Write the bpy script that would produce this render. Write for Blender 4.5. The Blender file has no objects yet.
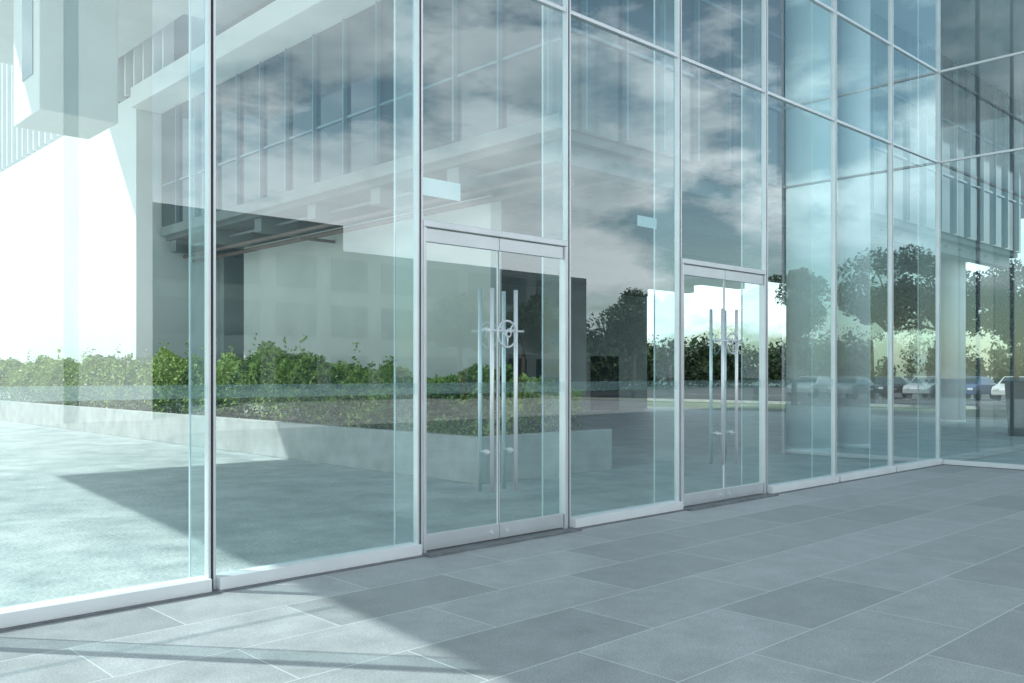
import bpy, bmesh, math, random
import numpy as np
from mathutils import Vector, Matrix
random.seed(7); rng=np.random.default_rng(7)
S=bpy.context.scene
C=S.collection
S.view_settings.view_transform='Standard'
S.view_settings.look='None'
S.view_settings.exposure=0

# ---------------------------------------------------------------- materials
def mat(name):
    m=bpy.data.materials.new(name); m.use_nodes=True
    nt=m.node_tree; b=nt.nodes['Principled BSDF']
    return m,nt,b
def N(nt,t,**k):
    n=nt.nodes.new(t)
    for a,v in k.items(): setattr(n,a,v)
    return n
def simple(name,col,rough=0.5,metal=0.0,nscale=6,namt=0.15,bump=0.0,bscale=60,spec=0.5):
    m,nt,b=mat(name)
    tc=N(nt,'ShaderNodeTexCoord'); no=N(nt,'ShaderNodeTexNoise')
    no.inputs['Scale'].default_value=nscale; no.inputs['Detail'].default_value=4
    nt.links.new(tc.outputs['Object'],no.inputs['Vector'])
    r=N(nt,'ShaderNodeValToRGB')
    r.color_ramp.elements[0].position=0.3; r.color_ramp.elements[1].position=0.7
    r.color_ramp.elements[0].color=[c*(1-namt) for c in col]+[1]
    r.color_ramp.elements[1].color=[min(1,c*(1+namt)) for c in col]+[1]
    nt.links.new(no.outputs['Fac'],r.inputs['Fac']); nt.links.new(r.outputs['Color'],b.inputs['Base Color'])
    b.inputs['Roughness'].default_value=rough; b.inputs['Metallic'].default_value=metal
    b.inputs['Specular IOR Level'].default_value=spec
    if bump>0:
        n2=N(nt,'ShaderNodeTexNoise'); n2.inputs['Scale'].default_value=bscale; n2.inputs['Detail'].default_value=4
        nt.links.new(tc.outputs['Object'],n2.inputs['Vector'])
        bu=N(nt,'ShaderNodeBump'); bu.inputs['Strength'].default_value=bump; bu.inputs['Distance'].default_value=0.02
        nt.links.new(n2.outputs['Fac'],bu.inputs['Height']); nt.links.new(bu.outputs['Normal'],b.inputs['Normal'])
    return m
M={}
M['alu']=simple('brushed_aluminium',(0.76,0.78,0.80),0.38,0.55,nscale=3,namt=0.05)
M['steel']=simple('stainless_steel',(0.90,0.91,0.92),0.35,0.55,nscale=3,namt=0.04)
M['whitealu']=simple('white_coated_aluminium',(0.88,0.89,0.90),0.4,0.0,nscale=2,namt=0.05)
M['gasket']=simple('rubber_gasket',(0.02,0.025,0.03),0.6)
M['white']=simple('white_render',(0.86,0.87,0.87),0.7,nscale=0.8,namt=0.04)
M['cream']=simple('cream_wall',(0.70,0.70,0.66),0.8,nscale=0.7,namt=0.06)
M['column']=simple('painted_concrete_column',(0.86,0.88,0.88),0.6,nscale=0.9,namt=0.04)
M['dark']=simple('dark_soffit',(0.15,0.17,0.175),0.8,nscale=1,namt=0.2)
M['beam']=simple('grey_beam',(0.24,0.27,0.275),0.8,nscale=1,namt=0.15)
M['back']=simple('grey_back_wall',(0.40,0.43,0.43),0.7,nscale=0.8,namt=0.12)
M['soffit']=simple('pale_soffit',(0.64,0.67,0.68),0.8,nscale=1,namt=0.06)
M['darkglass']=simple('dark_glazing',(0.035,0.055,0.065),0.06,0.0,nscale=0.6,namt=0.3,spec=0.8)
M['blueglass']=simple('blue_glazing',(0.17,0.25,0.30),0.1,0.0,nscale=0.6,namt=0.2,spec=0.8)
M['concrete']=simple('planter_concrete',(0.48,0.48,0.46),0.85,nscale=2.5,namt=0.16,bump=0.3,bscale=40)
M['soil']=simple('soil',(0.11,0.095,0.075),0.95,nscale=9,namt=0.4,bump=1.0,bscale=25)
M['pipe']=simple('red_painted_pipe',(0.22,0.15,0.13),0.6)
M['asphalt']=simple('asphalt',(0.06,0.06,0.062),0.9,nscale=3,namt=0.2)
M['ground']=simple('ground_concrete',(0.24,0.24,0.23),0.9,nscale=0.25,namt=0.2)
M['grass']=simple('grass_ground',(0.06,0.10,0.03),0.95,nscale=1.5,namt=0.4)
M['bark']=simple('bark',(0.12,0.09,0.07),0.95,nscale=12,namt=0.4)
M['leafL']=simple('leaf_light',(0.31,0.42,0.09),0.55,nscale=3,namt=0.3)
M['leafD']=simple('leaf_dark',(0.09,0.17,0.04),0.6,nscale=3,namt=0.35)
M['leafT']=simple('tree_leaf',(0.055,0.090,0.035),0.6,nscale=1,namt=0.35)
M['leafT2']=simple('tree_leaf_dark',(0.028,0.048,0.022),0.6,nscale=1,namt=0.35)
M['paint_w']=simple('road_paint',(0.75,0.75,0.73),0.7)
M['tyre']=simple('tyre',(0.02,0.02,0.02),0.8)
M['carglass']=simple('car_window',(0.02,0.03,0.035),0.05,spec=1.0)
M['threshold']=simple('dark_stone_threshold',(0.20,0.21,0.22),0.6,nscale=8,namt=0.2)
M['black']=simple('black_planter',(0.02,0.022,0.025),0.5)
M['panel']=simple('white_panel',(0.80,0.82,0.82),0.7,nscale=2,namt=0.03)
M['oppdark']=simple('dark_cladding',(0.14,0.17,0.175),0.6,nscale=0.5,namt=0.15)

def interior_floor():
    m,nt,b=mat('polished_concrete_floor')
    tc=N(nt,'ShaderNodeTexCoord')
    n1=N(nt,'ShaderNodeTexNoise'); n1.inputs['Scale'].default_value=1.3; n1.inputs['Detail'].default_value=10; n1.inputs['Roughness'].default_value=0.72
    nt.links.new(tc.outputs['Object'],n1.inputs['Vector'])
    r=N(nt,'ShaderNodeValToRGB'); e=r.color_ramp.elements
    e[0].position=0.36; e[0].color=(0.30,0.35,0.36,1); e[1].position=0.62; e[1].color=(0.58,0.61,0.60,1)
    nt.links.new(n1.outputs['Fac'],r.inputs['Fac'])
    nt.links.new(r.outputs['Color'],b.inputs['Base Color'])
    r2=N(nt,'ShaderNodeMapRange'); r2.inputs[3].default_value=0.3; r2.inputs[4].default_value=0.7
    nt.links.new(n1.outputs['Fac'],r2.inputs[0]); nt.links.new(r2.outputs[0],b.inputs['Roughness'])
    n2=N(nt,'ShaderNodeTexNoise'); n2.inputs['Scale'].default_value=22; n2.inputs['Detail'].default_value=6
    nt.links.new(tc.outputs['Object'],n2.inputs['Vector'])
    bu=N(nt,'ShaderNodeBump'); bu.inputs['Strength'].default_value=0.8; bu.inputs['Distance'].default_value=0.02
    nt.links.new(n2.outputs['Fac'],bu.inputs['Height']); nt.links.new(bu.outputs['Normal'],b.inputs['Normal'])
    return m
M['ifloor']=interior_floor()

def paving():
    m,nt,b=mat('slate_paving'); L=nt.links
    tc=N(nt,'ShaderNodeTexCoord')
    br=N(nt,'ShaderNodeTexBrick'); br.offset=0.5; br.offset_frequency=2
    br.inputs['Color1'].default_value=(0.0,0,0,1); br.inputs['Color2'].default_value=(1,1,1,1)
    br.inputs['Mortar'].default_value=(0.5,0.5,0.5,1)
    br.inputs['Scale'].default_value=1.0; br.inputs['Mortar Size'].default_value=0.0045
    br.inputs['Mortar Smooth'].default_value=0.2
    br.inputs['Brick Width'].default_value=1.4; br.inputs['Row Height'].default_value=0.7
    mp=N(nt,'ShaderNodeMapping'); mp.inputs['Location'].default_value=(0.35,0.07,0)
    L.new(tc.outputs['Object'],mp.inputs['Vector']); L.new(mp.outputs[0],br.inputs['Vector'])
    r=N(nt,'ShaderNodeValToRGB'); e=r.color_ramp.elements
    e[0].position=0.0; e[0].color=(0.40,0.405,0.41,1); e[1].position=1; e[1].color=(0.54,0.545,0.55,1)
    L.new(br.outputs['Color'],r.inputs['Fac'])
    n1=N(nt,'ShaderNodeTexNoise'); n1.inputs['Scale'].default_value=3.0; n1.inputs['Detail'].default_value=11; n1.inputs['Roughness'].default_value=0.75
    L.new(tc.outputs['Object'],n1.inputs['Vector'])
    r1=N(nt,'ShaderNodeMapRange'); r1.inputs[1].default_value=0.3; r1.inputs[2].default_value=0.7; r1.inputs[3].default_value=0.78; r1.inputs[4].default_value=1.20
    L.new(n1.outputs['Fac'],r1.inputs[0])
    n3=N(nt,'ShaderNodeTexNoise'); n3.inputs['Scale'].default_value=75; n3.inputs['Detail'].default_value=6; n3.inputs['Roughness'].default_value=0.7
    L.new(tc.outputs['Object'],n3.inputs['Vector'])
    r3=N(nt,'ShaderNodeMapRange'); r3.inputs[1].default_value=0.3; r3.inputs[2].default_value=0.7; r3.inputs[3].default_value=0.68; r3.inputs[4].default_value=1.25
    L.new(n3.outputs['Fac'],r3.inputs[0])
    mu=N(nt,'ShaderNodeMath',operation='MULTIPLY'); L.new(r1.outputs[0],mu.inputs[0]); L.new(r3.outputs[0],mu.inputs[1])
    vm=N(nt,'ShaderNodeVectorMath',operation='SCALE'); L.new(r.outputs['Color'],vm.inputs[0]); L.new(mu.outputs[0],vm.inputs['Scale'])
    mx=N(nt,'ShaderNodeMix',data_type='RGBA'); L.new(br.outputs['Fac'],mx.inputs[0]); L.new(vm.outputs[0],mx.inputs[6])
    mx.inputs[7].default_value=(0.78,0.78,0.77,1)
    L.new(mx.outputs[2],b.inputs['Base Color'])
    rr=N(nt,'ShaderNodeMapRange'); rr.inputs[1].default_value=0.3; rr.inputs[2].default_value=0.7; rr.inputs[3].default_value=0.36; rr.inputs[4].default_value=0.58
    L.new(n1.outputs['Fac'],rr.inputs[0]); L.new(rr.outputs[0],b.inputs['Roughness'])
    bu=N(nt,'ShaderNodeBump'); bu.inputs['Strength'].default_value=0.4; bu.inputs['Distance'].default_value=0.004
    L.new(n3.outputs['Fac'],bu.inputs['Height'])
    L.new(bu.outputs['Normal'],b.inputs['Normal'])
    return m
M['paving']=paving()

def glass(name,tint,rmin,rgain,haze=0.0):
    m=bpy.data.materials.new(name); m.use_nodes=True; nt=m.node_tree; nt.nodes.clear(); L=nt.links
    out=N(nt,'ShaderNodeOutputMaterial')
    tr=N(nt,'ShaderNodeBsdfTransparent'); tr.inputs[0].default_value=(*tint,1)
    gl=N(nt,'ShaderNodeBsdfGlossy'); gl.inputs['Color'].default_value=(0.90,0.98,1.0,1); gl.inputs['Roughness'].default_value=0.0
    lw=N(nt,'ShaderNodeLayerWeight'); lw.inputs[0].default_value=0.5
    p=N(nt,'ShaderNodeMath',operation='POWER'); p.inputs[1].default_value=3.0; L.new(lw.outputs['Facing'],p.inputs[0])
    ma=N(nt,'ShaderNodeMath',operation='MULTIPLY_ADD',use_clamp=True); ma.inputs[1].default_value=rgain; ma.inputs[2].default_value=rmin
    L.new(p.outputs[0],ma.inputs[0])
    mx=N(nt,'ShaderNodeMixShader'); L.new(ma.outputs[0],mx.inputs[0]); L.new(tr.outputs[0],mx.inputs[1]); L.new(gl.outputs[0],mx.inputs[2])
    last=mx
    if haze>0:
        df=N(nt,'ShaderNodeBsdfDiffuse'); df.inputs[0].default_value=(0.7,0.76,0.77,1)
        tl=N(nt,'ShaderNodeBsdfTranslucent'); tl.inputs[0].default_value=(0.7,0.76,0.77,1)
        ad=N(nt,'ShaderNodeMixShader'); ad.inputs[0].default_value=0.5; L.new(df.outputs[0],ad.inputs[1]); L.new(tl.outputs[0],ad.inputs[2])
        m2=N(nt,'ShaderNodeMixShader'); m2.inputs[0].default_value=haze; L.new(mx.outputs[0],m2.inputs[1]); L.new(ad.outputs[0],m2.inputs[2]); last=m2
    L.new(last.outputs[0],out.inputs[0])
    return m
M['glass']=glass('tinted_glass',(0.80,0.97,0.98),0.20,0.85)
M['fin']=glass('glass_fin',(0.84,0.95,0.95),0.08,0.4,haze=0.12)
M['frost']=glass('frosted_band',(0.8,0.9,0.9),0.05,0.2,haze=0.26)

# ---------------------------------------------------------------- geometry helpers
def new_obj(name,me,parent=None):
    o=bpy.data.objects.new(name,me); C.objects.link(o)
    if parent: o.parent=parent
    return o
def empty(name):
    e=bpy.data.objects.new(name,None); C.objects.link(e); return e
def boxes(name,lst,m,parent=None,bevel=0.0):
    V=[];F=[]
    for (x0,x1,y0,y1,z0,z1) in lst:
        b=len(V)
        V+=[(x0,y0,z0),(x1,y0,z0),(x1,y1,z0),(x0,y1,z0),(x0,y0,z1),(x1,y0,z1),(x1,y1,z1),(x0,y1,z1)]
        F+=[(b,b+3,b+2,b+1),(b+4,b+5,b+6,b+7),(b,b+1,b+5,b+4),(b+1,b+2,b+6,b+5),(b+2,b+3,b+7,b+6),(b+3,b,b+4,b+7)]
    me=bpy.data.meshes.new(name); me.from_pydata(V,[],F); me.materials.append(m); me.update()
    o=new_obj(name,me,parent)
    if bevel>0:
        md=o.modifiers.new('bevel','BEVEL'); md.width=bevel; md.segments=2
    return o
def quads(name,lst,m,parent=None):
    V=[];F=[]
    for q in lst:
        b=len(V); V+=list(q); F.append((b,b+1,b+2,b+3))
    me=bpy.data.meshes.new(name); me.from_pydata(V,[],F); me.materials.append(m); me.update()
    return new_obj(name,me,parent)
def tube(bm,p0,p1,r0,r1,seg=12,cap=True):
    p0=Vector(p0);p1=Vector(p1);d=(p1-p0).normalized()
    a=d.orthogonal().normalized(); b=d.cross(a)
    r=[[],[]]
    for i in range(seg):
        t=2*math.pi*i/seg; o=a*math.cos(t)+b*math.sin(t)
        r[0].append(bm.verts.new(p0+o*r0)); r[1].append(bm.verts.new(p1+o*r1))
    for i in range(seg):
        j=(i+1)%seg
        f=bm.faces.new((r[0][i],r[0][j],r[1][j],r[1][i])); f.smooth=True
    if cap:
        bm.faces.new(r[0][::-1]); bm.faces.new(r[1])
def bm_obj(name,bm,m,parent=None):
    me=bpy.data.meshes.new(name); bmesh.ops.recalc_face_normals(bm,faces=bm.faces); bm.to_mesh(me); bm.free()
    for x in (m if isinstance(m,list) else [m]): me.materials.append(x)
    return new_obj(name,me,parent)
def leaves(name,pts,sizes,mats,parent=None,matidx=None,flat=0.0):
    n=len(pts)
    d=rng.normal(size=(n,3)); d/=np.linalg.norm(d,axis=1)[:,None]
    u=np.cross(d,rng.normal(size=(n,3))); u/=np.linalg.norm(u,axis=1)[:,None]
    v=np.cross(d,u)
    s=sizes[:,None]
    P=np.stack([pts-u*s, pts-v*s*0.5, pts+u*s, pts+v*s*0.5],axis=1).reshape(-1,3)
    me=bpy.data.meshes.new(name)
    me.vertices.add(4*n); me.vertices.foreach_set('co',P.ravel())
    me.loops.add(4*n); me.loops.foreach_set('vertex_index',np.arange(4*n))
    me.polygons.add(n); me.polygons.foreach_set('loop_start',np.arange(0,4*n,4)); me.polygons.foreach_set('loop_total',np.full(n,4))
    for x in mats: me.materials.append(x)
    if matidx is None: matidx=rng.integers(0,len(mats),n)
    me.polygons.foreach_set('material_index',matidx.astype(np.int32))
    me.update(); me.validate()
    return new_obj(name,me,parent)

# ---------------------------------------------------------------- layout
W=1.93; X0=2.97; NX=7; XC=X0+NX*W      # corner with the return wall
mx=[X0+i*W for i in range(-3,NX+1)]     # mullion positions
HA,HB,HT=5.35,6.95,11.0
DH=2.97
doors=[X0+1*W, X0+3*W]

# ground
quads('ground',[[(-300,-300,-0.02),(400,-300,-0.02),(400,400,-0.02),(-300,400,-0.02)]],M['ground'])
quads('plaza_paving',[[(-30,-40,0),(XC+0.0,-40,0),(XC+0.0,0,0),(-30,0,0)]],M['paving'])
quads('plaza_paving',[[(XC,-40,0.0),(42,-40,0.0),(42,-3.0,0.0),(XC,-3.0,0.0)]],M['paving'])
quads('lobby_floor',[[(-30,0.0,0.0),(34,0.0,0.0),(34,40,0.0),(-30,40,0.0)]],M['ifloor'])
quads('lobby_floor',[[(XC,-3.0,0.0),(34,-3.0,0.0),(34,-0.0,0.0),(XC,-0.0,0.0)]],M['ifloor'])
quads('lawn',[[(36,0,-0.012),(44,0,-0.012),(44,60,-0.012),(36,60,-0.012)]],M['grass'])
quads('car_park_road',[[(44,-80,-0.008),(110,-80,-0.008),(110,90,-0.008),(44,90,-0.008)]],M['asphalt'])
quads('road_marking',[[(57+i*0,y,-0.004),(62,y,-0.004),(62,y+0.12,-0.004),(57,y+0.12,-0.004)] for i,y in enumerate(np.arange(-20,50,2.7))],M['paint_w'])
boxes('kerb',[(43.8,44.0,-60,60,-0.02,0.12)],M['concrete'])

# ---------------------------------------------------------------- glass building
B=empty('glass_office_building')
panes=[]
def pane(xa,xb,za,zb):
    t=[random.uniform(-0.004,0.004) for _ in range(3)]
    panes.append([(xa,t[0],za),(xb,t[1],za),(xb,t[1]+t[2],zb),(xa,t[0]+t[2],zb)])
for i in range(len(mx)-1):
    xa,xb=mx[i]+0.012,mx[i+1]-0.012
    lo=0.09
    if any(abs(mx[i]-d)<0.01 for d in doors): lo=DH
    pane(xa,xb,lo,HA-0.02); pane(xa,xb,HA+0.02,HB-0.02); pane(xa,xb,HB+0.02,HT)
quads('glazing_panels',panes,M['glass'],B)
YR=[0,-W,-3.0]
rp=[]
for i in range(2):
    for za,zb in ((0.09,HA-0.02),(HA+0.02,HB-0.02),(HB+0.02,HT)):
        t=random.uniform(-0.003,0.003)
        rp.append([(XC,YR[i]-0.03,za),(XC+t,YR[i+1]+0.02,za),(XC+t,YR[i+1]+0.02,zb),(XC,YR[i]-0.03,zb)])
quads('return_glazing',rp,M['glass'],B)
ch=[];gk=[];fins=[];fedge=[]
for i,x in enumerate(mx):
    bot=0.0
    ch+=[(x-0.030,x-0.010,-0.035,0.03,bot,HT),(x+0.010,x+0.030,-0.035,0.03,bot,HT)]
    gk+=[(x-0.010,x+0.010,-0.022,0.028,bot,HT)]
    fins.append([(x,0.04,0.02),(x,0.34,0.02),(x,0.34,HT),(x,0.04,HT)])
    fedge.append((x-0.007,x+0.007,0.34,0.352,0.02,HT))
ch+=[(XC-0.03,XC+0.03,-W-0.02,-W+0.02,0.0,HT),(XC-0.03,XC+0.03,-3.04,-2.98,0.0,HT)]
boxes('mullions',ch,M['alu'],B,0.003)
boxes('gaskets',gk,M['gasket'],B)
quads('glass_fins',fins,M['fin'],B)
boxes('fin_edges',fedge,M['column'],B)
tr=[]
for i in range(len(mx)-1):
    xa,xb=mx[i]+0.030,mx[i+1]-0.030
    for z in (HA,HB):
        tr.append((xa,xb,-0.028,0.025,z-0.02,z+0.02))
for z in (HA,HB):
    tr.append((XC-0.025,XC+0.025,-W+0.02,-0.036,z-0.02,z+0.02)); tr.append((XC-0.025,XC+0.025,-2.98,-W-0.02,z-0.02,z+0.02))
boxes('transoms',tr,M['alu'],B,0.003)
si=[]
for i in range(len(mx)-1):
    if any(abs(mx[i]-d)<0.01 for d in doors): continue
    si.append((mx[i]+0.031 if i else mx[i],mx[i+1]-0.031,-0.10,0.06,0.012,0.105))
boxes('sill',si,M['whitealu'],B,0.004)
boxes('return_sill',[(XC-0.06,XC+0.06,-2.98,-0.11,0.012,0.088)],M['whitealu'],B,0.004)
sb=[]
for i in range(len(mx)-1):
    sb.append((mx[i]+0.002,mx[i+1]-0.002,-0.13,0.08,-0.01,0.012))
boxes('sill_base',sb,M['threshold'],B)
fb=[]
for i in range(len(mx)-1):
    if any(abs(mx[i]-d)<0.01 for d in doors): continue
    fb.append([(mx[i]+0.031,0.006,1.42),(mx[i+1]-0.031,0.006,1.42),(mx[i+1]-0.031,0.006,1.52),(mx[i]+0.031,0.006,1.52)])
for d in doors:
    fb.append([(d+0.07,0.016,1.42),(d+W-0.07,0.016,1.42),(d+W-0.07,0.016,1.52),(d+0.07,0.016,1.52)])
quads('frosted_band',fb,M['frost'],B)

def door(d):
    D=empty('glass_double_door'); D.parent=B
    xl,xr=d+0.031,d+W-0.031; c=(xl+xr)/2
    boxes('door_frame',[(xl,xl+0.032,-0.045,0.045,0.0,DH-0.06),(xr-0.032,xr,-0.045,0.045,0.0,DH-0.06),(xl,xr,-0.048,0.048,DH-0.058,DH)],M['alu'],D,0.004)
    a0,a1,b0,b1=xl+0.038,c-0.004,c+0.004,xr-0.038
    zt=DH-0.068; zb=0.165
    boxes('door_rails',[(a0,a1,-0.022,0.022,zt-0.12,zt),(b0,b1,-0.022,0.022,zt-0.12,zt),(a0,a1,-0.022,0.022,0.025,zb),(b0,b1,-0.022,0.022,0.025,zb)],M['alu'],D,0.003)
    boxes('door_leaf_seams',[(c-0.003,c+0.003,-0.006,0.006,zb+0.005,zt-0.122)],M['gasket'],D)
    boxes('door_leaf_edges',[(c-0.012,c-0.004,-0.008,0.008,zb+0.002,zt-0.123),(c+0.004,c+0.012,-0.008,0.008,zb+0.002,zt-0.123)],M['column'],D)
    quads('door_leaves',[[(a0,0.002,zb),(a1-0.01,0.0,zb),(a1-0.01,0.0,zt-0.12),(a0,0.002,zt-0.12)],[(b0+0.01,-0.001,zb),(b1,0.001,zb),(b1,0.001,zt-0.12),(b0+0.01,-0.001,zt-0.12)]],M['glass'],D)
    boxes('threshold',[(d-0.02,d+W+0.02,-0.20,-0.132,-0.01,0.024)],M['threshold'],D,0.004)
    bm=bmesh.new()
    for s in (-1,1):
        x=c+s*0.155
        for y in (-0.085,0.085):
            tube(bm,(x,y,0.48),(x,y,2.41),0.020,0.020,16)
        for z in (0.86,2.02):
            tube(bm,(x,-0.085,z),(x,0.085,z),0.011,0.011,10)
            for y in (-0.012,0.012):
                tube(bm,(x,y-0.006,z),(x,y+0.006,z),0.026,0.026,14)
    bm_obj('pull_handles',bm,M['steel'],D)
    bm=bmesh.new()
    for x in (c-0.1,c+0.1): tube(bm,(x,-0.034,0.09),(x,-0.02,0.09),0.018,0.018,12)
    bm_obj('rail_locks',bm,M['steel'],D)
    Lk=empty('ring_lock'); Lk.parent=D
    bm=bmesh.new()
    zc=1.98; R=0.125
    P=[Vector((c+R*math.cos(2*math.pi*i/36),-0.13,zc+R*math.sin(2*math.pi*i/36))) for i in range(37)]
    for i in range(36): tube(bm,P[i],P[i+1],0.011,0.011,8,False)
    tube(bm,(c-0.22,-0.125,zc+0.03),(c+0.22,-0.125,zc+0.03),0.012,0.012,12)
    for k in (0.9,2.5,4.71):
        tube(bm,(c,-0.135,zc),(c+R*math.cos(k),-0.132,zc+R*math.sin(k)),0.010,0.008,8)
    tube(bm,(c,-0.150,zc),(c,-0.120,zc),0.034,0.034,24)
    bm_obj('ring',bm,M['alu'],Lk)
    bm=bmesh.new()
    tube(bm,(c,-0.156,zc),(c,-0.151,zc),0.018,0.018,16)
    bm_obj('keyhole_cap',bm,M['gasket'],Lk)
for d in doors: door(d)

boxes('white_panel',[(doors[0]+0.05,doors[0]+0.50,0.008,0.011,3.20,3.36)],M['panel'])  # small plain white rectangles on the glass
boxes('white_panel',[(doors[1]-0.75,doors[1]-0.40,0.008,0.011,3.27,3.39)],M['panel'])

def prism(name,poly,z0,z1,m,parent):
    bm=bmesh.new()
    a=[bm.verts.new((x,y,z0)) for x,y in poly]; b=[bm.verts.new((x,y,z1)) for x,y in poly]
    bm.faces.new(a[::-1]); bm.faces.new(b); n=len(poly)
    for i in range(n): bm.faces.new((a[i],a[(i+1)%n],b[(i+1)%n],b[i]))
    return bm_obj(name,bm,m,parent)
prism('upper_shade_mass',[(-3.5,-0.02),(60,-0.02),(60,16.6),(10,16.6),(10,24.0),(5.6,24.0),(5.6,16.6),(-1.6,16.6)],HT+0.01,25,M['soffit'],B)  # unseen mass over the glazing, its outline shaped for the shadows it casts
boxes('shade_mass_bands',[(-3.2,60,-0.06,-0.03,z,z+1.8) for z in (12,15.2,18.4,21.6)],M['blueglass'],B)  # unseen strips dressing the front of the added mass

def column(x,y,r,h):
    bm=bmesh.new(); tube(bm,(x,y,0),(x,y,h),r,r,64)
    tube(bm,(x,y,0),(x,y,0.10),r+0.012,r+0.012,64)
    return bm_obj('round_column',bm,M['column'],B)
column(17.2,2.85,0.45,HT); column(18.9,2.7,0.33,HT)  # second, thinner column is a reflection built as geometry
column(24,5.2,0.45,5.6); column(31,5.2,0.45,5.6)

# ---------------------------------------------------------------- rear wing
R=empty('rear_office_wing')
WX=11.0
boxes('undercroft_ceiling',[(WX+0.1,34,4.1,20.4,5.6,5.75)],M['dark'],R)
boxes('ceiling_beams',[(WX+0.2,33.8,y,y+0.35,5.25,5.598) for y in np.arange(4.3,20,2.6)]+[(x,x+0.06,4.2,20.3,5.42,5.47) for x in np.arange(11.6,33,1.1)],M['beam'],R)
boxes('cream_wall',[(12.3,12.6,7.2,17.8,0.0,5.24)],M['cream'],R)
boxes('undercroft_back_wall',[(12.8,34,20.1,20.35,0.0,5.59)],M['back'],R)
boxes('back_wall_doors',[(x,x+1.8,20.0,20.08,0.0,2.4) for x in (15,20,25,30)],M['darkglass'],R)
boxes('wing_body',[(WX+0.12,34,4.12,20.4,5.76,10.98)],M['dark'],R)
boxes('west_glazing',[(WX,WX+0.1,4.0,20.45,6.0,9.4)],M['darkglass'],R)
boxes('west_soffit_edge',[(WX-0.05,WX+0.11,4.0,20.45,5.72,5.98)],M['beam'],R)
boxes('west_glazing_fins',[(WX-0.10,WX,y,y+0.04,6.0,9.38) for y in np.arange(4.2,20.4,1.25)]+[(WX-0.04,WX,4.02,20.4,7.2,7.25)],M['blueglass'],R)
boxes('white_cornice',[(WX-0.9,WX+0.3,3.9,20.5,9.42,10.0)],M['white'],R)
boxes('upper_louvres',[(WX-0.75,WX-0.45,y,y+0.10,10.0,15) for y in np.arange(18.5,40,0.7)],M['white'],R)
boxes('south_glazing',[(WX+0.1,34,4.0,4.1,5.76,10.9)],M['darkglass'],R)
boxes('south_glazing_fins',[(x,x+0.05,3.9,4.0,5.78,10.9) for x in np.arange(11.5,34,1.1)]+[(WX+0.1,34,3.95,4.0,z,z+0.06) for z in (7.4,9.0)],M['blueglass'],R)
boxes('white_end_block',[(WX-0.7,18,20.6,42,0,9.9)],M['white'],R)
boxes('upper_end_storey',[(WX-0.4,18,20.6,42,9.95,15)],M['blueglass'],R)
bm=bmesh.new()
for x,z,r in ((11.5,5.12,0.05),(11.8,5.0,0.06)):
    tube(bm,(x,4.5,z),(x,20,z),r,r,10)
tube(bm,(11.3,13,4.9),(12.28,13,4.9),0.04,0.04,10)
bm_obj('sprinkler_pipes',bm,M['pipe'],R)
boxes('white_projecting_box',[(5.56,7.1,13.2,15.0,6.9,HT)],M['white'],B,0.02)
boxes('box_window',[(5.54,5.56,13.6,14.3,7.7,10.9)],M['blueglass'],B)

boxes('white_courtyard_building',[(-20,10,44,56,0,9)],M['white'])

# ---------------------------------------------------------------- planter + hedge
P=empty('concrete_planter')
boxes('planter_wall',[(8.62,8.80,3.4,32,0,0.68),(8.80,11.6,3.4,3.58,0,0.679),(8.80,11.6,31.8,32,0,0.679)],M['concrete'],P,0.012)
boxes('planter_soil',[(8.80,11.6,3.58,31.8,0,0.55)],M['soil'],P)
def hedge():
    n=80000
    y=rng.uniform(6.0,31.6,n); x=rng.uniform(8.75,10.1,n)
    top=1.80+0.16*np.sin(y*1.3)+0.14*np.sin(y*3.7+x*2)+0.10*np.sin(y*7.1+1)+0.12*np.sin(x*5)
    top=top-np.clip((8.5-y)/2.5,0,1)*0.75
    prof=np.sqrt(np.clip((x-8.65)/0.5,0,1))
    top=0.7+(top-0.7)*prof
    z=top-np.abs(rng.exponential(0.18,n))*(1+rng.random(n))
    z=np.where(z<0.5,rng.uniform(0.5,1.3,n),z)
    pts=np.stack([x,y,z],1)
    n2=26000
    y=rng.uniform(3.9,9,n2); x=rng.uniform(9.9,11.5,n2)
    top=1.45+0.15*np.sin(y*2.3)+0.15*np.sin(x*4+y)+0.08*np.sin(y*9)
    top=0.6+(top-0.6)*np.sqrt(np.clip((x-9.8)/0.5,0,1))
    z=top-np.abs(rng.exponential(0.2,n2))*(1+rng.random(n2)); z=np.where(z<0.5,rng.uniform(0.5,1.2,n2),z)
    pts=np.vstack([pts,np.stack([x,y,z],1)])
    sp=[]
    for k in range(230):
        bx,by=rng.uniform(8.9,10),rng.uniform(6.8,31); hh=rng.uniform(0.3,0.95) if rng.random()<0.3 else rng.uniform(0.1,0.35)
        dx,dy=rng.normal(0,0.15,2)
        for j in range(26):
            t=rng.random(); sp.append((bx+dx*t+rng.normal(0,0.04),by+dy*t+rng.normal(0,0.04),1.55+hh*t))
    sp=np.array(sp); pts=np.vstack([pts,sp])
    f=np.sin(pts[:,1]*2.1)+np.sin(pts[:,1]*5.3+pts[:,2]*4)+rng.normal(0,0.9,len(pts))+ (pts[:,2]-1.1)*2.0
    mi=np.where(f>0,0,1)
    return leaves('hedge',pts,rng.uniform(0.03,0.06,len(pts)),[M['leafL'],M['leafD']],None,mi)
hedge()
def lowshrubs():
    n=12000
    cy=rng.uniform(3.9,9,90); cx=rng.uniform(8.95,10.4,90)
    k=rng.integers(0,90,n)
    pts=np.stack([cx[k]+rng.normal(0,0.13,n),cy[k]+rng.normal(0,0.13,n),0.55+np.abs(rng.normal(0,0.14,n))],1)
    leaves('low_shrubs',pts,rng.uniform(0.025,0.05,n),[M['leafL'],M['leafD']])
lowshrubs()

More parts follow.
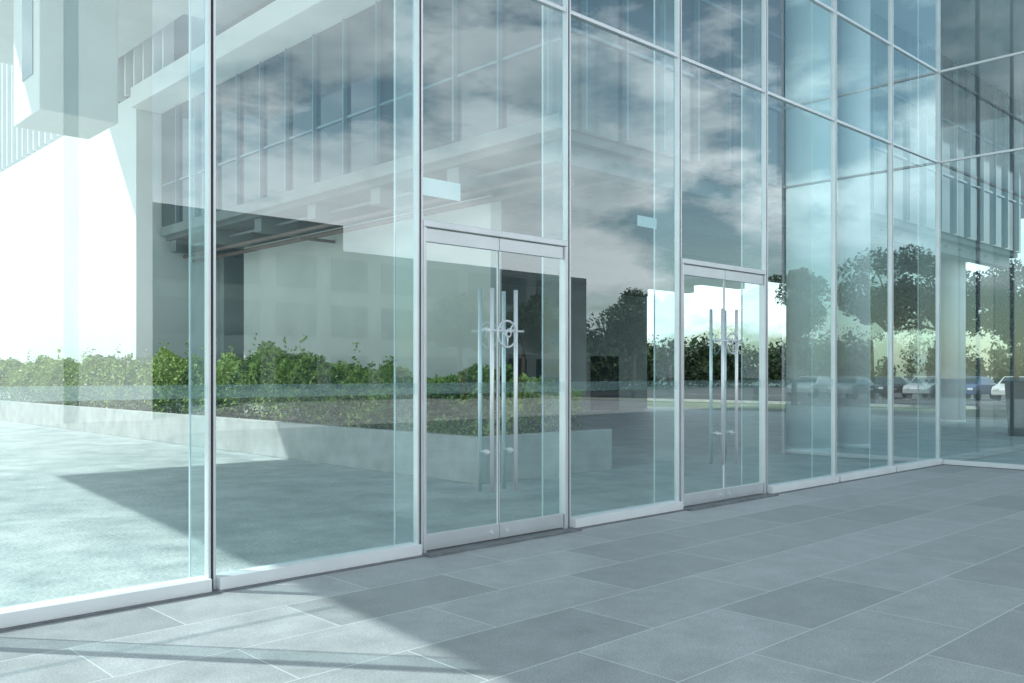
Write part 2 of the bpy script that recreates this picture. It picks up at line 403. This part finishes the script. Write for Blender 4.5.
# ---------------------------------------------------------------- trees
def tree(name,x,y,h,cr,n=9000,seed=0):
    r=random.Random(seed); T=empty(name)
    bm=bmesh.new()
    top=Vector((x+r.uniform(-.3,.3),y+r.uniform(-.3,.3),h*0.42))
    tube(bm,(x,y,-0.02),top,0.16,0.10,10)
    cl=[]
    for i in range(13):
        a=r.uniform(0,6.28); e=r.uniform(0.1,1.3)
        L=cr*r.uniform(0.6,1.0)
        tip=top+Vector((math.cos(a)*math.cos(e)*L,math.sin(a)*math.cos(e)*L,math.sin(e)*(h*0.5)*r.uniform(.7,1)))
        mid=top.lerp(tip,0.5)+Vector((r.uniform(-.2,.2),r.uniform(-.2,.2),0.15))
        tube(bm,top,mid,0.07,0.045,7,False); tube(bm,mid,tip,0.045,0.015,7,False)
        cl.append((tip,cr*r.uniform(0.26,0.42))); cl.append((mid,cr*r.uniform(0.2,0.35)))
    bm_obj('trunk',bm,M['bark'],T)
    k=rng.integers(0,len(cl),n); cen=np.array([c[0][:] for c in cl]); rad=np.array([c[1] for c in cl])
    d=rng.normal(size=(n,3)); d/=np.linalg.norm(d,axis=1)[:,None]
    pts=cen[k]+d*(rad[k]*rng.uniform(0.2,1,n)**0.6)[:,None]*np.array([1,1,0.75])
    leaves('crown',pts,rng.uniform(0.07,0.14,n),[M['leafT'],M['leafT2']],T)
for i,(x,y,h,cr) in enumerate([(44,13.8,8.2,2.6),(46.5,11.3,9.0,3.0),(48.7,8.6,7.6,2.4),(46,17.5,8.5,2.8),(50,5.0,8.0,2.6)]):
    tree('street_tree',x,y,h,cr,11000,i)
for i,(x,y,h,cr) in enumerate([(45,-13.5,8.8,3.0),(43,-17.5,7.8,2.7),(47,-9.8,8.2,2.8),(52,-14,9.5,3.2),(47,-22,7.0,2.4),(49,-33,8.5,3.0),(56,-35,8,2.8),(41,-35.5,7.5,2.6),(36,-36,7.5,2.5),(60,-38,8.5,3.0)]):
    tree('plaza_tree',x,y,h,cr,10000,20+i)
def belt(name,segs,n,hmax,sz):
    segs=np.array(segs)
    m=200
    t=rng.random(m)*(len(segs)-1); i=t.astype(int); f=(t-i)[:,None]
    c=segs[i]*(1-f)+segs[i+1]*f
    hh=rng.uniform(0.5,1,m)*hmax
    qs=[];ss=[]
    for nn,sc,s2 in ((n,1.0,sz),(n//5,0.72,sz*3.2)):
        k=rng.integers(0,m,nn)
        d=rng.normal(size=(nn,3)); d/=np.linalg.norm(d,axis=1)[:,None]
        q=np.stack([c[k,0],c[k,1],hh[k]*0.45],1)+d*np.stack([hh[k]*.40,hh[k]*.3,hh[k]*.5],1)*sc*(rng.random(nn)**0.3)[:,None]
        q[:,2]=np.abs(q[:,2]); qs.append(q); ss.append(rng.uniform(s2*0.6,s2*1.2,nn))
    q=np.vstack(qs)
    leaves(name,q,np.concatenate(ss),[M['leafT'],M['leafT2']])
belt('distant_trees',[(58,-52),(84,-50),(110,-40)],36000,8.5,0.2)
belt('distant_trees',[(80,70),(110,50),(120,0),(120,-40)],45000,7.5,0.25)

O=empty('white_opposite_building')
boxes('main_block',[(-14,9.6,-34,-25,0,17)],M['white'],O)
boxes('side_block',[(9.62,12.9,-33,-26,0,17)],M['white'],O)
boxes('window_strips',[(x,x+0.5,-25.0,-24.97,4,16) for x in np.arange(-12,3,1.6)],M['blueglass'],O)
O=empty('dark_reflection_block')  # block added behind the camera to give the left bays a dark reflection
boxes('body',[(13.6,52,-52,-40,0,9.0)],M['oppdark'],O)
boxes('upper_body',[(13.6,30,-51,-40.4,9.01,10.6)],M['oppdark'],O)
boxes('window_bays',[(x,x+2.6,-39.99,-39.95,z,z+1.9) for x in np.arange(14.5,50,3.6) for z in (0.8,3.8,6.6)],M['darkglass'],O)

# ---------------------------------------------------------------- cars
def car(x,y,rot,col,k):
    E=empty('parked_car')
    m=simple('car_paint_%d'%k,col,0.25,0.2,namt=0.03)
    L=2.15
    prof=[(-L,0.35),(-L,0.72),(-1.95,0.88),(-1.5,0.95),(-0.9,1.42),(0.55,1.45),(1.15,1.0),(1.95,0.86),(L,0.68),(L,0.35)]
    bm=bmesh.new()
    rings=[]
    for yy,ins in ((-0.86,0.0),(-0.80,0.03),(0.80,0.03),(0.86,0.0)):
        ring=[]
        for px,pz in prof:
            w=yy
            if pz>1.0: w=yy*0.80
            ring.append(bm.verts.new((px,w,pz)))
        rings.append(ring)
    n=len(prof)
    for a in range(3):
        for i in range(n):
            bm.faces.new((rings[a][i],rings[a][(i+1)%n],rings[a+1][(i+1)%n],rings[a+1][i]))
    bm.faces.new(rings[0]); bm.faces.new(rings[3][::-1])
    o=bm_obj('body',bm,m,E); md=o.modifiers.new('b','BEVEL'); md.width=0.05; md.segments=2
    bm=bmesh.new()
    def q(v): bm.faces.new([bm.verts.new(p) for p in v])
    for s in (-1,1):
        q([(-1.25,s*0.83,0.99),(0.98,s*0.83,1.02),(0.50,s*0.71,1.39),(-0.85,s*0.71,1.37)])
    q([(0.62,-0.62,1.42),(0.62,0.62,1.42),(1.13,0.72,1.04),(1.13,-0.72,1.04)])
    q([(-0.98,-0.62,1.39),(-0.98,0.62,1.39),(-1.48,0.72,1.0),(-1.48,-0.72,1.0)])
    bm_obj('windows',bm,M['carglass'],E)
    bm=bmesh.new()
    for wx in (-1.35,1.35):
        for s in (-1,1): tube(bm,(wx,s*0.66,0.33),(wx,s*0.885,0.33),0.33,0.33,20)
    bm_obj('wheels',bm,M['tyre'],E)
    boxes('headlights',[(L-0.02,L+0.02,-0.78,-0.48,0.62,0.76),(L-0.02,L+0.02,0.48,0.78,0.62,0.76)],M['paint_w'],E,0.01)
    E.location=(x,y,0); E.rotation_euler=(0,0,rot)
cols=[(0.6,0.6,0.6),(0.05,0.05,0.06),(0.7,0.7,0.7),(0.3,0.05,0.05),(0.35,0.37,0.4),(0.7,0.7,0.7),(0.08,0.12,0.25),(0.5,0.5,0.52),(0.04,0.04,0.04),(0.65,0.65,0.65)]
for k in range(10):
    car(59.5+random.uniform(-.3,.3),-2+2.75*k,math.pi+random.uniform(-.04,.04),cols[k],k)
for k in range(6):
    car(56.5+random.uniform(-.3,.3),-9-2.9*k,math.pi+random.uniform(-.04,.04),cols[(k*3+2)%10],10+k)

for (x,y) in ((25.6,1.3),(27.4,0.9)):
    E=empty('black_planter_box')
    bm=bmesh.new()
    for z0,z1,a,b in ((0,1.35,0.33,0.40),(1.35,1.42,0.44,0.44)):
        v=[bm.verts.new((x+sx*a,y+sy*a,z0)) for sx,sy in((-1,-1),(1,-1),(1,1),(-1,1))]
        w=[bm.verts.new((x+sx*b,y+sy*b,z1)) for sx,sy in((-1,-1),(1,-1),(1,1),(-1,1))]
        bm.faces.new(v[::-1]); bm.faces.new(w)
        for i in range(4): bm.faces.new((v[i],v[(i+1)%4],w[(i+1)%4],w[i]))
    bm_obj('box',bm,M['black'],E)

# ---------------------------------------------------------------- sun and sky
el=math.radians(48); az=Vector((-0.62,0.785)).normalized()
s=Vector((az.x*math.cos(el),az.y*math.cos(el),math.sin(el)))
ld=bpy.data.lights.new('sun','SUN'); ld.energy=5.0; ld.angle=math.radians(0.5); ld.color=(1,0.97,0.92)
lo=bpy.data.objects.new('sun',ld); C.objects.link(lo); lo.rotation_euler=s.to_track_quat('Z','Y').to_euler()
w=bpy.data.worlds.new('World'); S.world=w; w.use_nodes=True; nt=w.node_tree; L=nt.links
bg=nt.nodes['Background']; bg.inputs[1].default_value=0.15
sk=N(nt,'ShaderNodeTexSky'); sk.sky_type='NISHITA'; sk.sun_disc=False; sk.sun_elevation=el; sk.sun_rotation=math.atan2(az.x,az.y)
sk.air_density=1.0; sk.dust_density=1.0
tc=N(nt,'ShaderNodeTexCoord'); mp=N(nt,'ShaderNodeMapping'); mp.inputs['Scale'].default_value=(1,1,2.4); mp.inputs['Location'].default_value=(3.1,1.7,0.4)
L.new(tc.outputs['Generated'],mp.inputs[0])
no=N(nt,'ShaderNodeTexNoise'); no.inputs['Scale'].default_value=2.8; no.inputs['Detail'].default_value=9; no.inputs['Roughness'].default_value=0.58
L.new(mp.outputs[0],no.inputs['Vector'])
cr=N(nt,'ShaderNodeValToRGB'); cr.color_ramp.elements[0].position=0.48; cr.color_ramp.elements[1].position=0.56
L.new(no.outputs['Fac'],cr.inputs['Fac'])
sx=N(nt,'ShaderNodeSeparateXYZ'); L.new(tc.outputs['Generated'],sx.inputs[0])
fade=N(nt,'ShaderNodeMapRange'); fade.inputs[1].default_value=0.28; fade.inputs[2].default_value=0.60; fade.inputs[3].default_value=1; fade.inputs[4].default_value=0.18
L.new(sx.outputs['Z'],fade.inputs[0])
cm=N(nt,'ShaderNodeMath',operation='MULTIPLY'); L.new(cr.outputs['Color'],cm.inputs[0]); L.new(fade.outputs[0],cm.inputs[1])
no2=N(nt,'ShaderNodeTexNoise'); no2.inputs['Scale'].default_value=5; no2.inputs['Detail'].default_value=6
L.new(mp.outputs[0],no2.inputs['Vector'])
cc=N(nt,'ShaderNodeValToRGB'); cc.color_ramp.elements[0].color=(0.44,0.54,0.58,1); cc.color_ramp.elements[1].color=(0.92,0.98,1,1)
cc.color_ramp.elements[0].position=0.36; cc.color_ramp.elements[1].position=0.58
L.new(no2.outputs['Fac'],cc.inputs['Fac'])
cs=N(nt,'ShaderNodeVectorMath',operation='SCALE'); cs.inputs['Scale'].default_value=14.5; L.new(cc.outputs['Color'],cs.inputs[0])
hz=N(nt,'ShaderNodeVectorMath',operation='MULTIPLY_ADD'); hz.inputs[1].default_value=(1.0,1.04,0.92); hz.inputs[2].default_value=(0.9,1.15,1.05)
L.new(sk.outputs[0],hz.inputs[0])
mxn=N(nt,'ShaderNodeMix',data_type='RGBA'); L.new(cm.outputs[0],mxn.inputs[0]); L.new(hz.outputs[0],mxn.inputs[6]); L.new(cs.outputs[0],mxn.inputs[7])
L.new(mxn.outputs[2],bg.inputs[0])

# ---------------------------------------------------------------- camera
cd=bpy.data.cameras.new('camera'); cd.lens=36*900/1024; cd.sensor_width=36; cd.shift_y=0.0317; cd.clip_end=2000; cd.clip_start=0.05
co=bpy.data.objects.new('camera',cd); C.objects.link(co)
th=math.atan2(946,900)
co.location=(0,-6.36,1.60); co.rotation_euler=(math.radians(90),0,th-math.pi/2)
S.camera=co
